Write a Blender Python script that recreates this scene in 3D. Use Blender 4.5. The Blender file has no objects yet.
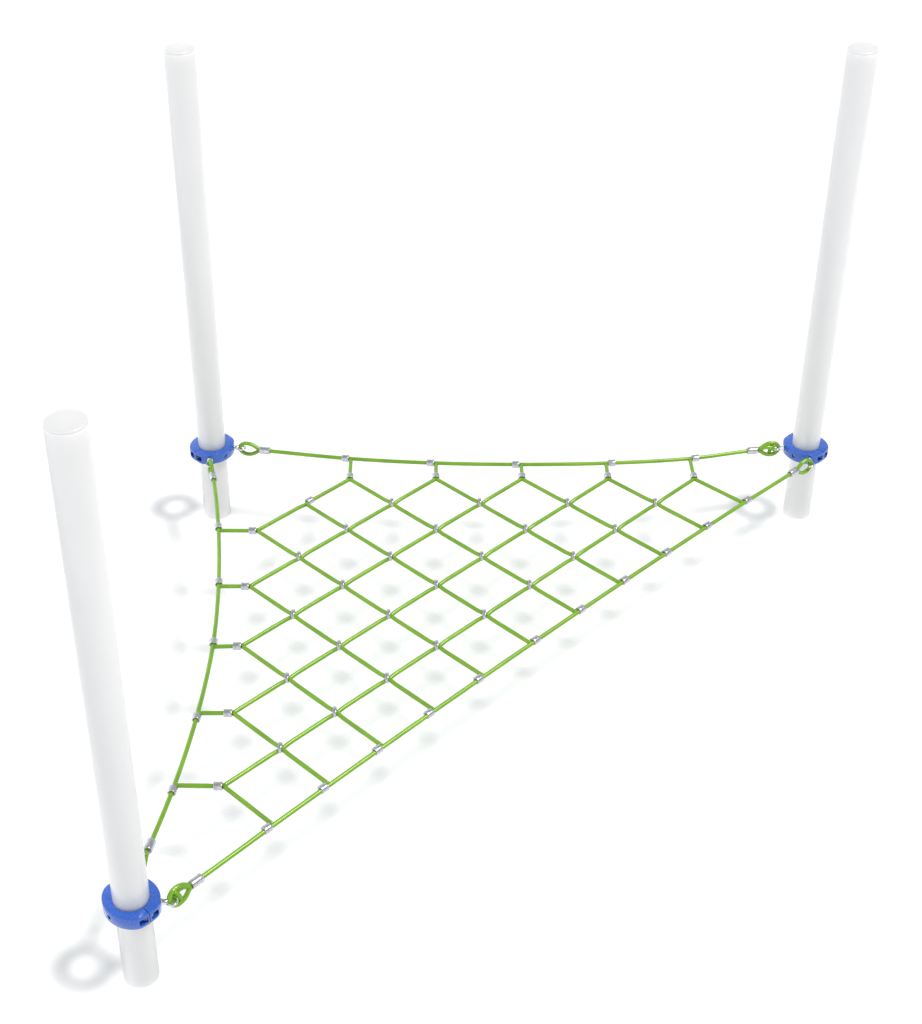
import bpy, bmesh, math, random
from mathutils import Vector, Matrix
random.seed(4)
sc = bpy.context.scene
COL = sc.collection
PI = math.pi
R = math.radians

# ------------------------------------------------------------------ helpers
def link(name, me, mat=None, parent=None):
    o = bpy.data.objects.new(name, me); COL.objects.link(o)
    if mat: me.materials.append(mat)
    if parent: o.parent = parent
    return o

def empty(name, loc, label, cat, group=None, rz=0):
    o = bpy.data.objects.new(name, None); COL.objects.link(o)
    o.empty_display_size = .1
    o.location = loc; o.rotation_euler = (0, 0, rz)
    o['label'] = label; o['category'] = cat
    if group: o['group'] = group
    return o

def copy_tree(o, parent=None):
    c = o.copy(); COL.objects.link(c); c.parent = parent
    for ch in [x for x in ALL() if x.parent == o]:
        copy_tree(ch, c)
    return c
def ALL(): return list(bpy.data.objects)

def tube(pts, rad, n=16, closed=False, bm=None, samp=None, flat=(1, 1), cap=True):
    """sweep a round section along pts; u = round the rope, v = metres along it"""
    P = [Vector(p) for p in pts]
    own = bm is None
    if own: bm = bmesh.new()
    uvl = bm.loops.layers.uv.verify()
    m = len(P)
    T = []
    for i in range(m):
        a = P[(i-1) % m] if closed or i > 0 else P[i]
        b = P[(i+1) % m] if closed or i < m-1 else P[i]
        T.append((b-a).normalized())
    up = Vector((0, 0, 1))
    if abs(T[0].dot(up)) > .95: up = Vector((1, 0, 0))
    nrm = (up - T[0]*up.dot(T[0])).normalized()
    rings, L, acc = [], [], 0
    for i in range(m):
        if i: acc += (P[i]-P[i-1]).length
        L.append(acc)
        nrm = (nrm - T[i]*nrm.dot(T[i])).normalized()
        bn = T[i].cross(nrm)
        rr = rad[i] if isinstance(rad, (list, tuple)) else rad
        rings.append([bm.verts.new(P[i] + nrm*(rr*flat[1]*math.cos(2*PI*k/n)) + bn*(rr*flat[0]*math.sin(2*PI*k/n))) for k in range(n)])
    rng = range(m) if closed else range(m-1)
    for i in rng:
        j = (i+1) % m
        va, vb = L[i], (L[j] if j else L[i]+(P[0]-P[i]).length)
        for k in range(n):
            q = (k+1) % n
            f = bm.faces.new((rings[i][k], rings[i][q], rings[j][q], rings[j][k])); f.smooth = True
            for lp, uv in zip(f.loops, ((k/n, va), ((k+1)/n, va), ((k+1)/n, vb), (k/n, vb))): lp[uvl].uv = uv
    if cap and not closed:
        bm.faces.new(rings[0][::-1]); bm.faces.new(rings[-1])
    if own:
        me = bpy.data.meshes.new('m'); bmesh.ops.recalc_face_normals(bm, faces=bm.faces); bm.to_mesh(me); bm.free(); return me
    return bm

def smooth_path(pts, step=.02):
    """Catmull-Rom through pts"""
    P = [Vector(p) for p in pts]
    Q = [P[0]*2-P[1]] + P + [P[-1]*2-P[-2]]
    out = []
    for i in range(1, len(Q)-2):
        a, b, c, d = Q[i-1:i+3]
        ns = max(2, int((c-b).length/step))
        for k in range(ns):
            t = k/ns
            # centripetal-ish tangents scaled to the segment so that short/long neighbours do not overshoot
            L = (c-b).length
            m0 = ((b-a).normalized()+(c-b).normalized()); m1 = ((c-b).normalized()+(d-c).normalized())
            m0 = m0*.5*L; m1 = m1*.5*L
            h00 = 2*t**3-3*t*t+1; h10 = t**3-2*t*t+t; h01 = -2*t**3+3*t*t; h11 = t**3-t*t
            out.append(b*h00+m0*h10+c*h01+m1*h11)
    out.append(P[-1])
    return out

def lathe(prof, n=64, bm=None):
    own = bm is None
    if own: bm = bmesh.new()
    rings = []
    for r, z in prof:
        if r < 1e-6: rings.append([bm.verts.new((0, 0, z))])
        else: rings.append([bm.verts.new((r*math.cos(2*PI*k/n), r*math.sin(2*PI*k/n), z)) for k in range(n)])
    for a, b in zip(rings, rings[1:]):
        for k in range(n):
            q = (k+1) % n
            if len(a) == 1: f = bm.faces.new((a[0], b[q], b[k]))
            elif len(b) == 1: f = bm.faces.new((a[k], a[q], b[0]))
            else: f = bm.faces.new((a[k], a[q], b[q], b[k]))
            f.smooth = True
    if own:
        bmesh.ops.recalc_face_normals(bm, faces=bm.faces)
        me = bpy.data.meshes.new('m'); bm.to_mesh(me); bm.free(); return me
    return bm

def ferrule_mesh(length, rad, oval=(1, 1), bore=.0108, n=28):
    """pressed aluminium sleeve along +x: open ended thick tube with rounded lips and a faint crimp"""
    h = length/2; b = .0022
    prof = [(bore, -h+.001), (rad-b, -h), (rad-.0006, -h+b*.5), (rad, -h+b*1.3), (rad*.985, -h*.3), (rad*.985, h*.3), (rad, h-b*1.3), (rad-.0006, h-b*.5), (rad-b, h), (bore, h-.001)]
    bm = bmesh.new(); rings = []
    for r, x in prof:
        ring = []
        for k in range(n):
            a = 2*PI*k/n
            # pressed die leaves six softly flattened faces
            rr = r*(1-.018*(1-abs(math.cos(3*a)))) if r > bore else r
            ring.append(bm.verts.new((x, rr*oval[0]*math.cos(a), rr*oval[1]*math.sin(a))))
        rings.append(ring)
    for a, c in zip(rings, rings[1:]+rings[:1]):
        for k in range(n):
            q = (k+1) % n
            f = bm.faces.new((a[k], a[q], c[q], c[k])); f.smooth = True
    bmesh.ops.recalc_face_normals(bm, faces=bm.faces)
    me = bpy.data.meshes.new('m'); bm.to_mesh(me); bm.free(); return me

# ------------------------------------------------------------------ materials
def mat(name, col, rough=.5, metal=0., coat=0.):
    m = bpy.data.materials.new(name); m.use_nodes = True
    nt = m.node_tree; b = nt.nodes['Principled BSDF']
    b.inputs['Base Color'].default_value = (*col, 1); b.inputs['Roughness'].default_value = rough
    b.inputs['Metallic'].default_value = metal; b.inputs['Coat Weight'].default_value = coat
    b.inputs['Coat Roughness'].default_value = .12
    return m, nt, b

def noise_col(nt, b, c0, c1, scale, detail=4, coord='Object'):
    tc = nt.nodes.new('ShaderNodeTexCoord'); n = nt.nodes.new('ShaderNodeTexNoise')
    n.inputs['Scale'].default_value = scale; n.inputs['Detail'].default_value = detail
    r = nt.nodes.new('ShaderNodeValToRGB'); r.color_ramp.elements[0].position = .35; r.color_ramp.elements[1].position = .65
    r.color_ramp.elements[0].color = (*c0, 1); r.color_ramp.elements[1].color = (*c1, 1)
    nt.links.new(tc.outputs[coord], n.inputs['Vector']); nt.links.new(n.outputs['Fac'], r.inputs['Fac'])
    nt.links.new(r.outputs['Color'], b.inputs['Base Color'])
    return n

def noise_bump(nt, b, scale, strength, dist, coord='Object'):
    tc = nt.nodes.new('ShaderNodeTexCoord'); n = nt.nodes.new('ShaderNodeTexNoise')
    n.inputs['Scale'].default_value = scale; n.inputs['Detail'].default_value = 3
    bp = nt.nodes.new('ShaderNodeBump'); bp.inputs['Strength'].default_value = strength; bp.inputs['Distance'].default_value = dist
    nt.links.new(tc.outputs[coord], n.inputs['Vector']); nt.links.new(n.outputs['Fac'], bp.inputs['Height'])
    nt.links.new(bp.outputs['Normal'], b.inputs['Normal'])
    return bp

# rope: braided polypropylene, strands from the rope's own uv
M_rope, nt, b = mat('green_rope', (.14, .33, .012), .27)
noise_col(nt, b, (.122, .290, .010), (.165, .345, .015), 9)
uv = nt.nodes.new('ShaderNodeTexCoord'); sep = nt.nodes.new('ShaderNodeSeparateXYZ')
nt.links.new(uv.outputs['UV'], sep.inputs[0])
def M(op, a, c):
    n = nt.nodes.new('ShaderNodeMath'); n.operation = op
    for i, v in enumerate((a, c)):
        if v is None: continue
        if isinstance(v, (int, float)): n.inputs[i].default_value = v
        else: nt.links.new(v, n.inputs[i])
    return n.outputs[0]
u6 = M('MULTIPLY', sep.outputs[0], 6*2*PI)
v6 = M('MULTIPLY', sep.outputs[1], 2*PI/.016)
s1 = M('SINE', M('ADD', u6, v6), None); s2 = M('SINE', M('SUBTRACT', u6, v6), None)
hgt = M('MULTIPLY', s1, s2)
bp = nt.nodes.new('ShaderNodeBump'); bp.inputs['Strength'].default_value = .3; bp.inputs['Distance'].default_value = .0012
nt.links.new(hgt, bp.inputs['Height']); nt.links.new(bp.outputs['Normal'], b.inputs['Normal'])
b.inputs['Specular IOR Level'].default_value = 1.0; b.inputs['Specular Tint'].default_value = (.80, 1, .42, 1)

M_alu, nt, b = mat('pressed_aluminium', (.62, .62, .66), .30, 1.)
noise_col(nt, b, (.44, .44, .48), (.64, .64, .68), 45)
noise_bump(nt, b, 130, .35, .0015)
M_steel, nt, b = mat('stainless_steel', (.68, .69, .72), .16, 1.)
noise_bump(nt, b, 90, .15, .0008)
M_dark, nt, b = mat('dull_zinc', (.22, .23, .26), .4, 1.)
M_blue, nt, b = mat('blue_powder_coat', (.03, .13, .52), .24, 0., .6)
noise_col(nt, b, (.010, .070, .38), (.020, .120, .54), 170, 3)
noise_bump(nt, b, 170, .2, .0012)
M_post, nt, b = mat('white_post_coat', (.78, .78, .785), .30, 0., .3)
noise_col(nt, b, (.648, .646, .647), (.654, .652, .653), 6)
b.inputs['Subsurface Weight'].default_value = 1.0; b.inputs['Subsurface Radius'].default_value = (1, 1, 1); b.inputs['Subsurface Scale'].default_value = .09
M_ground, nt, b = mat('white_ground', (.8, .8, .8), .9)
b.inputs['Specular IOR Level'].default_value = .1
noise_col(nt, b, (.868, .874, .878), (.876, .879, .880), .6)

# ------------------------------------------------------------------ ground
bm = bmesh.new()
bmesh.ops.create_grid(bm, x_segments=8, y_segments=8, size=150)
me = bpy.data.meshes.new('ground'); bm.to_mesh(me); bm.free()
ground = link('ground', me, M_ground); ground['kind'] = 'structure'

# ------------------------------------------------------------------ posts
PR, PH, SPAN, NZ = .0685, 2.518, 3.0, .402
YB = -.016
CORNERS = {'back_left': (0, YB), 'back_right': (SPAN-.004, YB), 'front': (0, -SPAN)}
def make_post():
    t = empty('post', (0, 0, 0), '', 'post', 'white posts holding the corners of the net')
    link('shaft', lathe([(0, 0), (PR-.003, 0), (PR-.001, .001), (PR, .003), (PR, PH-.013), (PR-.0015, PH-.012), (0, PH-.012)], 96), M_post, t)
    link('cap', lathe([(0, PH-.0115), (PR-.002, PH-.0115), (PR-.002, PH-.0095), (PR+.0004, PH-.009), (PR+.0004, PH-.005), (PR-.001, PH-.0018), (PR-.004, PH),
                       (PR*.75, PH+.003), (PR*.45, PH+.005), (PR*.2, PH+.0055), (0, PH+.006)], 96), M_post, t)
    return t
post0 = make_post()
posts = [post0, copy_tree(post0), copy_tree(post0)]
plab = ['tall white post at the back left, at the square corner of the net', 'tall white post at the back right, rightmost of the three posts',
        'nearest white post at the front left, widest of the three posts']
for p, (x, y), l in zip(posts, CORNERS.values(), plab):
    p.location = (x, y, 0); p['label'] = l

# ------------------------------------------------------------------ collars
RI, RO, FLAT, HH = PR+.0012, .1070, .1110, .0275
EX, EY = .1030, .1170        # the ring is a little longer along the split, where the bolts sit
def half_mesh(sgn):
    """half of the split ring; split plane is the local y axis, halves lie at x>0 / x<0; flats face +-y"""
    bm = bmesh.new(); rings = []
    N = 72; gap = .0012
    for i in range(N+1):
        ph = -PI/2 + PI*i/N
        def ro(d=0):
            c, s = abs(math.cos(ph)), abs(math.sin(ph))
            r = (EX-d)*(EY-d)/math.hypot((EY-d)*c, (EX-d)*s)
            fl = (FLAT-d)/max(abs(s), 1e-6)
            # soft minimum keeps the flat's edge rounded
            return -.004*math.log(math.exp(-r/.004)+math.exp(-fl/.004)) if fl < r+.05 else r
        ring = []
        c = .0045
        for r, z in ((RI, -HH+.001), (RI+.0012, -HH), (ro(c), -HH), (ro(c*.3), -HH+c*.3), (ro(), -HH+c), (ro(), HH-c), (ro(c*.3), HH-c*.3), (ro(c), HH), (RI+.0012, HH), (RI, HH-.001)):
            x, y = r*math.cos(ph), r*math.sin(ph)
            if i in (0, N): x = gap
            x = max(x, gap)
            ring.append(bm.verts.new((x*sgn, y, z)))
        rings.append(ring)
    n = len(rings[0])
    for a, b_ in zip(rings, rings[1:]):
        for k in range(n):
            q = (k+1) % n
            f = bm.faces.new((a[k], a[q], b_[q], b_[k])); f.smooth = k not in (2, 6, 8, 9) or True
    bm.faces.new(rings[0]); bm.faces.new(rings[-1])
    bmesh.ops.recalc_face_normals(bm, faces=bm.faces)
    me = bpy.data.meshes.new('half'); bm.to_mesh(me); bm.free(); return me

def box_mesh(cx, cy, cz, sx, sy, sz, bev=.003):
    bm = bmesh.new(); bmesh.ops.create_cube(bm, size=1)
    for v in bm.verts: v.co = Vector((cx+v.co.x*sx, cy+v.co.y*sy, cz+v.co.z*sz))
    bmesh.ops.bevel(bm, geom=list(bm.edges), offset=bev, segments=2, affect='EDGES')
    me = bpy.data.meshes.new('b'); bm.to_mesh(me); bm.free(); return me

def cyl_mesh(p0, p1, r, n=24):
    return tube([p0, p1], r, n)

def cut(o, cutters):
    cs = []
    for me in cutters:
        c = bpy.data.objects.new('cut', me); COL.objects.link(c); cs.append(c)
        md = o.modifiers.new('b', 'BOOLEAN'); md.object = c; md.operation = 'DIFFERENCE'; md.solver = 'EXACT'
    bpy.context.view_layer.update()
    dg = bpy.context.evaluated_depsgraph_get()
    me = bpy.data.meshes.new_from_object(o.evaluated_get(dg))
    o.modifiers.clear(); o.data = me
    for c in cs: bpy.data.objects.remove(c)
    bm = bmesh.new(); bm.from_mesh(me)
    for e in bm.edges: e.smooth = e.calc_face_angle(0) < R(34)
    for f in bm.faces: f.smooth = True
    bm.to_mesh(me); bm.free()

def make_collar():
    # local +x = bisector of the two eye bolts; the split runs along local y
    t = empty('post_collar', (0, 0, 0), '', 'collar', 'blue collars clamped round the posts')
    for sgn in (1, -1):
        h = link('clamp_half', half_mesh(sgn), M_blue, t)
        cuts = [box_mesh(sgn*.0255, s*(FLAT-.001), 0, .036, .046, .028) for s in (1, -1)]
        cuts.append(cyl_mesh((sgn*(EX-.010), 0, 0), (sgn*(EX+.01), 0, 0), .0095))
        cut(h, cuts)
        # countersunk screw in the small round recess
        bm = bmesh.new(); tube([(sgn*(EX-.0098), 0, 0), (sgn*(EX-.005), 0, 0)], .0072, 20, bm=bm)
        me = bpy.data.meshes.new('s'); bm.to_mesh(me); bm.free()
        link('screw', me, M_dark, h)
    for s in (1, -1):
        bm = bmesh.new()
        y = s*(FLAT-.0125)
        tube([(-.022, y, 0), (.022, y, 0)], .0048, 18, bm=bm)
        tube([(.0095, y, 0), (.0165, y, 0)], .0088, 6, bm=bm)      # nut
        tube([(-.0165, y, 0), (-.0095, y, 0)], .0085, 24, bm=bm)   # head
        bmesh.ops.recalc_face_normals(bm, faces=bm.faces)
        for f in bm.faces: f.smooth = False
        me = bpy.data.meshes.new('bolt'); bm.to_mesh(me); bm.free()
        link('clamp_bolt', me, M_dark, t)
    for s in (1, -1):
        d = Vector((math.cos(s*PI/4), math.sin(s*PI/4), 0))
        e = link('eye_bolt', tube([d*(RO-.012), d*(RO+.002), d*(RO+.0022), d*(RO+.005), d*(RO+.0052), d*(RO+.024), d*(RO+.028)],
                                  [.011, .011, .0142, .0142, .0125, .0125, .009], 24), M_steel, t)
        c = d*(RO+.041); w = Vector((-d.y, d.x, 0))
        link('eye_ring', tube([c + d*(.0180*math.cos(2*PI*k/40)) + w*(.0165*math.sin(2*PI*k/40)) for k in range(40)], .0052, 14, closed=True), M_steel, e)
    return t
col0 = make_collar()
cols = [col0, copy_tree(col0), copy_tree(col0)]
clab = ['blue round collar clamped round the back left post, a green rope hanging over its front',
        'blue round collar clamped round the back right post where the long diagonal rope ends',
        'blue round collar clamped low round the nearest post, largest of the three collars']
for c, (x, y), l, th in zip(cols, CORNERS.values(), clab, (-45, -135, 45)):
    c.location = (x, y, NZ); c.rotation_euler.z = R(th); c['label'] = l

# ------------------------------------------------------------------ net
net = empty('rope_net', (1.0, -1.0, 0), 'triangular climbing net of green rope with silver clamps, strung between the three posts', 'net')
O = Vector((1.0, -1.0, 0))
RR = .0096
def rope(name, pts, parent=net, rad=RR, raw=False, step=.02, **k):
    P = [Vector(p)-O for p in (pts if raw else smooth_path(pts, step))]
    return link(name, tube(P, rad, 18, **k), M_rope, parent)
def V(x, y, z=NZ): return Vector((x, y, z))
def mirror(p): return Vector((-p[1], -p[0], p[2]))      # swaps the back and the left side of the net

F_end = ferrule_mesh(.054, .0185)
F_edge = ferrule_mesh(.036, .0172, (1.08, 1.0))
F_cross = ferrule_mesh(.016, .0205, (1.30, 1.02), bore=.017)
for f in (F_end, F_edge, F_cross): f.materials.append(M_alu)
def ferrule(name, me, loc, d, parent=net, roll=0):
    o = bpy.data.objects.new(name, me); COL.objects.link(o); o.parent = parent
    d = Vector(d).normalized()
    o.location = Vector(loc)-O
    o.rotation_mode = 'QUATERNION'
    o.rotation_quaternion = d.to_track_quat('X', 'Z') @ Matrix.Rotation(roll, 4, 'X').to_quaternion()
    return o

def end_loop(parent, tip, d, twist=0, knot=False):
    """teardrop eye of the rope, standing upright: tip sits in the collar's ring, tail enters the sleeve"""
    d = Vector(d).normalized(); side = Vector((-d.y, d.x, 0))
    up = Vector((0, 0, 1))*math.cos(twist) + side*math.sin(twist)
    L, W = .106, .031
    prof = [(1.02, .10), (.88, .34), (.70, .78), (.48, 1.05), (.26, 1.02), (.08, .62), (0, 0)]
    pts = [tip + d*(L*a) + up*(W*b_) for a, b_ in prof]
    pts += [tip + d*(L*a) - up*(W*b_) for a, b_ in prof[:-1][::-1]]
    lo = rope('end_loop', pts, parent, .0098, step=.006)
    # short tail of the splice lying inside the eye
    if knot:
        q = [tip + d*(L*.92) + up*W*.1, tip + d*(L*.66) + up*W*.45 + side*.004, tip + d*(L*.42) + up*W*.35 + side*.007, tip + d*(L*.22) - up*W*.2 + side*.004, tip + d*(L*.14) - up*W*.5]
        rope('splice_tail', q, lo, .0104, step=.006)
        q = [tip + d*(L*.30) + up*W*.8, tip + d*(L*.40) + up*W*.1 - side*.006, tip + d*(L*.45) - up*W*.7]
        rope('splice_tail', q, lo, .0098, step=.006)
    return lo

S = .4242
xt = [.4925+S/2*(2*i-1) for i in range(1, 6)]           # tips of the mesh along the back edge
YT = -.289
joints_b = [V(.704, -.113), V(1.130, -.152), V(1.555, -.164), V(1.978, -.153), V(2.401, -.112)]
off_b = [-1, -1, -1, 1, 1]
joints_l = [V(.099, -.715), V(.140, -1.138), V(.155, -1.559), V(.135, -1.981), V(.087, -2.401)]
EYE = RO+.041                                            # centre of the collar ring from the post axis
TIP = EYE-.009

# back edge rope and left edge rope
def edge(side):
    if side == 'b':
        J = joints_b; ax = Vector((1, 0, 0)); a_t, b_t = V(TIP, YB), V(SPAN-TIP, YB); a_f, b_f = V(.268, -.040), V(2.724, -.040)
        tips = [V(x, YT-.003) if i == 0 else V(x, YT) for i, x in enumerate(xt)]
    else:
        J = joints_l; ax = Vector((0, -1, 0)); a_t, b_t = V(0, YB-TIP), V(0, -SPAN+TIP); a_f, b_f = V(.030, -.274), V(.030, -2.722)
        tips = [V(.281, -x+dy) for x, dy in zip(xt, (-.012, -.010, -.001, -.004, -.003))]
    path = [a_f-(a_f-a_t).normalized()*.022, a_f] + J + [b_f, b_f+(b_t-b_f).normalized()*.022]
    pts = path
    r = rope('edge_rope', pts)
    for tipp, fp, nm in ((a_t, a_f, 0), (b_t, b_f, 1)):
        d = fp-tipp
        end_loop(r, tipp, d, twist=(-.05, -.12)[nm] if side == 'b' else 0.1, knot=(side == 'b' and nm == 1))
        ferrule('end_ferrule', F_end, fp, d, r)
    for i, j in enumerate(J):
        d = (path[i+3]-path[i+1]).normalized(); o = off_b[i]
        ferrule('edge_clamp', F_edge, j + d*.028*o, d)
        t = tips[i]
        din = (t-j).normalized()
        rope('connector_rope', [j+din*.003, j+din*.06, t-din*.03, t], rad=RR*.98, step=.008)
        ferrule('connector_clamp', F_edge, t-din*(.019 if side == 'b' else .021), din)
    return tips
tips_b = edge('b')
tips_l = edge('l')

def mesh_rope(a, b_, crossings, over, hook=None):
    """rope from a to b_, lifted (or lowered) by its own radius where it meets another rope"""
    d = (b_-a).normalized(); L = (b_-a).length
    zs = RR*.5 if over else -RR*.5
    n = int(L/.012); pts = []
    for i in range(n+1):
        p = a + (b_-a)*(i/n); z = 0
        for c in crossings:
            t = (p-c).length/.055
            if t < 1: z += zs*(.5+.5*math.cos(PI*t))
        pts.append(p+Vector((0, 0, z)))
    if hook: pts = pts[:-2] + hook
    return rope('net_rope', pts, raw=True)

def node(i, k):
    q = .985+(i-1)*S
    return V((q+k*S)/2, -(q-k*S)/2)
def hyp(k):
    q = 3.079+.030*(k/5)**2
    return V((q+k*S)/2, -(q-k*S)/2)
D1 = Vector((1, 1, 0)).normalized(); D2 = Vector((1, -1, 0)).normalized()
# ropes running parallel to the long side
for i in range(1, 6):
    cr = [node(i, k) for k in range(-(i-1), i)]
    mesh_rope(tips_l[i-1], tips_b[i-1], cr, False)
# ropes running toward the long side
for k in range(-5, 6):
    i0 = max(1, abs(k))
    a = tips_b[k-1] if k > 0 else tips_l[-k-1] if k < 0 else node(1, 0); b_ = hyp(k)
    cr = [node(i, k) for i in range(i0+1, 6)]
    s = 1 if k >= 0 else -1
    hook = [b_-D2*.004]
    if k == 0:
        # starts at the corner clamp beside the first rope
        d = D1
        a2 = a + D2*.012
        r = mesh_rope(a+D2*.016, b_, cr, True, hook)
        rope('splice_tail', [a+D2*.03, a+D2*.016+D1*.004, a+D2*.010+D1*.016, a+D2*.009+D1*.034], r, RR*.97, step=.006)
        ferrule('corner_clamp', F_edge, a+D1*.030+D2*.004, D1)
    else:
        mesh_rope(a, b_, cr, True, hook)
    ferrule('edge_clamp', F_edge, b_+D1*s*.030-D2*.004, D1)
for i in range(2, 6):
    for k in range(-(i-1), i):
        ferrule('crossing_clamp', F_cross, node(i, k)+Vector((-.002, 0, .003)), (1, 0, 0))

# long diagonal rope
cT, bT = V(TIP, -SPAN), V(SPAN, YB-TIP)
cF, bF = V(.226, -2.900), V(2.897, -.232)
H = [hyp(k) for k in range(-5, 6)]
r = rope('edge_rope', [cF-D1*.02, cF] + H + [bF, bF+D1*.02])
for tp, fp, tw, kn in ((cT, cF, .30, True), (bT, bF, -.08, False)):
    d = fp-tp
    end_loop(r, tp, d, tw, kn)
    ferrule('end_ferrule', F_end, fp, d.normalized()+D1*(1 if d.dot(D1) > 0 else -1), r)

# ------------------------------------------------------------------ light
w = bpy.data.worlds.new('World'); sc.world = w; w.use_nodes = True
nt = w.node_tree; bg = nt.nodes['Background']
tc = nt.nodes.new('ShaderNodeTexCoord'); sp = nt.nodes.new('ShaderNodeSeparateXYZ')
rp = nt.nodes.new('ShaderNodeValToRGB')
rp.color_ramp.elements[0].position = 0.0; rp.color_ramp.elements[0].color = (1.28, 1.30, 1.32, 1)
rp.color_ramp.elements[1].position = 1.0; rp.color_ramp.elements[1].color = (.37, .38, .39, 1)
nt.links.new(tc.outputs['Generated'], sp.inputs[0]); nt.links.new(sp.outputs[2], rp.inputs[0]); nt.links.new(rp.outputs[0], bg.inputs[0])
# soft studio fill: the surroundings are brighter on the side away from the key lamp
mx = nt.nodes.new('ShaderNodeMath'); mx.operation = 'MULTIPLY_ADD'; mx.inputs[1].default_value = -.62; mx.inputs[2].default_value = 1.0
nt.links.new(sp.outputs[0], mx.inputs[0]); nt.links.new(mx.outputs[0], bg.inputs[1])

ld = bpy.data.lights.new('key_lamp', 'AREA'); ld.shape = 'DISK'; ld.size = 19; ld.energy = 77000; ld.color = (1, .992, .98)
key = bpy.data.objects.new('key_lamp', ld); COL.objects.link(key)
tgt = Vector((1.2, -1.2, 0)); dirv = Vector((.219, -.040, .402)).normalized()
key.location = tgt + dirv*100
key.rotation_euler = (-dirv).to_track_quat('-Z', 'Y').to_euler()
# the pale posts throw no shadow in the photograph: the key lamp is linked to the other shadow casters only
blk = bpy.data.collections.new('shadow_casters')
for o in bpy.data.objects:
    root = o
    while root.parent: root = root.parent
    if o.type == 'MESH' and not root.name.startswith('post.') and root.name != 'post': blk.objects.link(o)
key.light_linking.blocker_collection = blk

# ------------------------------------------------------------------ camera
cd = bpy.data.cameras.new('camera'); cam = bpy.data.objects.new('camera', cd); COL.objects.link(cam)
cam.location = (1.08945, -7.48961, 5.44851)
cam.rotation_euler = (PI/2-.6051, 0, 0)
cd.sensor_width = 36; cd.lens = 1784.64/1024*36
cd.shift_x = 33.08/1024; cd.shift_y = -44.2/1024
cd.clip_start = .05; cd.clip_end = 600
sc.camera = cam
sc.render.resolution_x = 922; sc.render.resolution_y = 1024
sc.render.engine = 'CYCLES'
sc.view_settings.view_transform = 'Standard'; sc.view_settings.look = 'None'
sc.view_settings.exposure = 0; sc.view_settings.gamma = 1
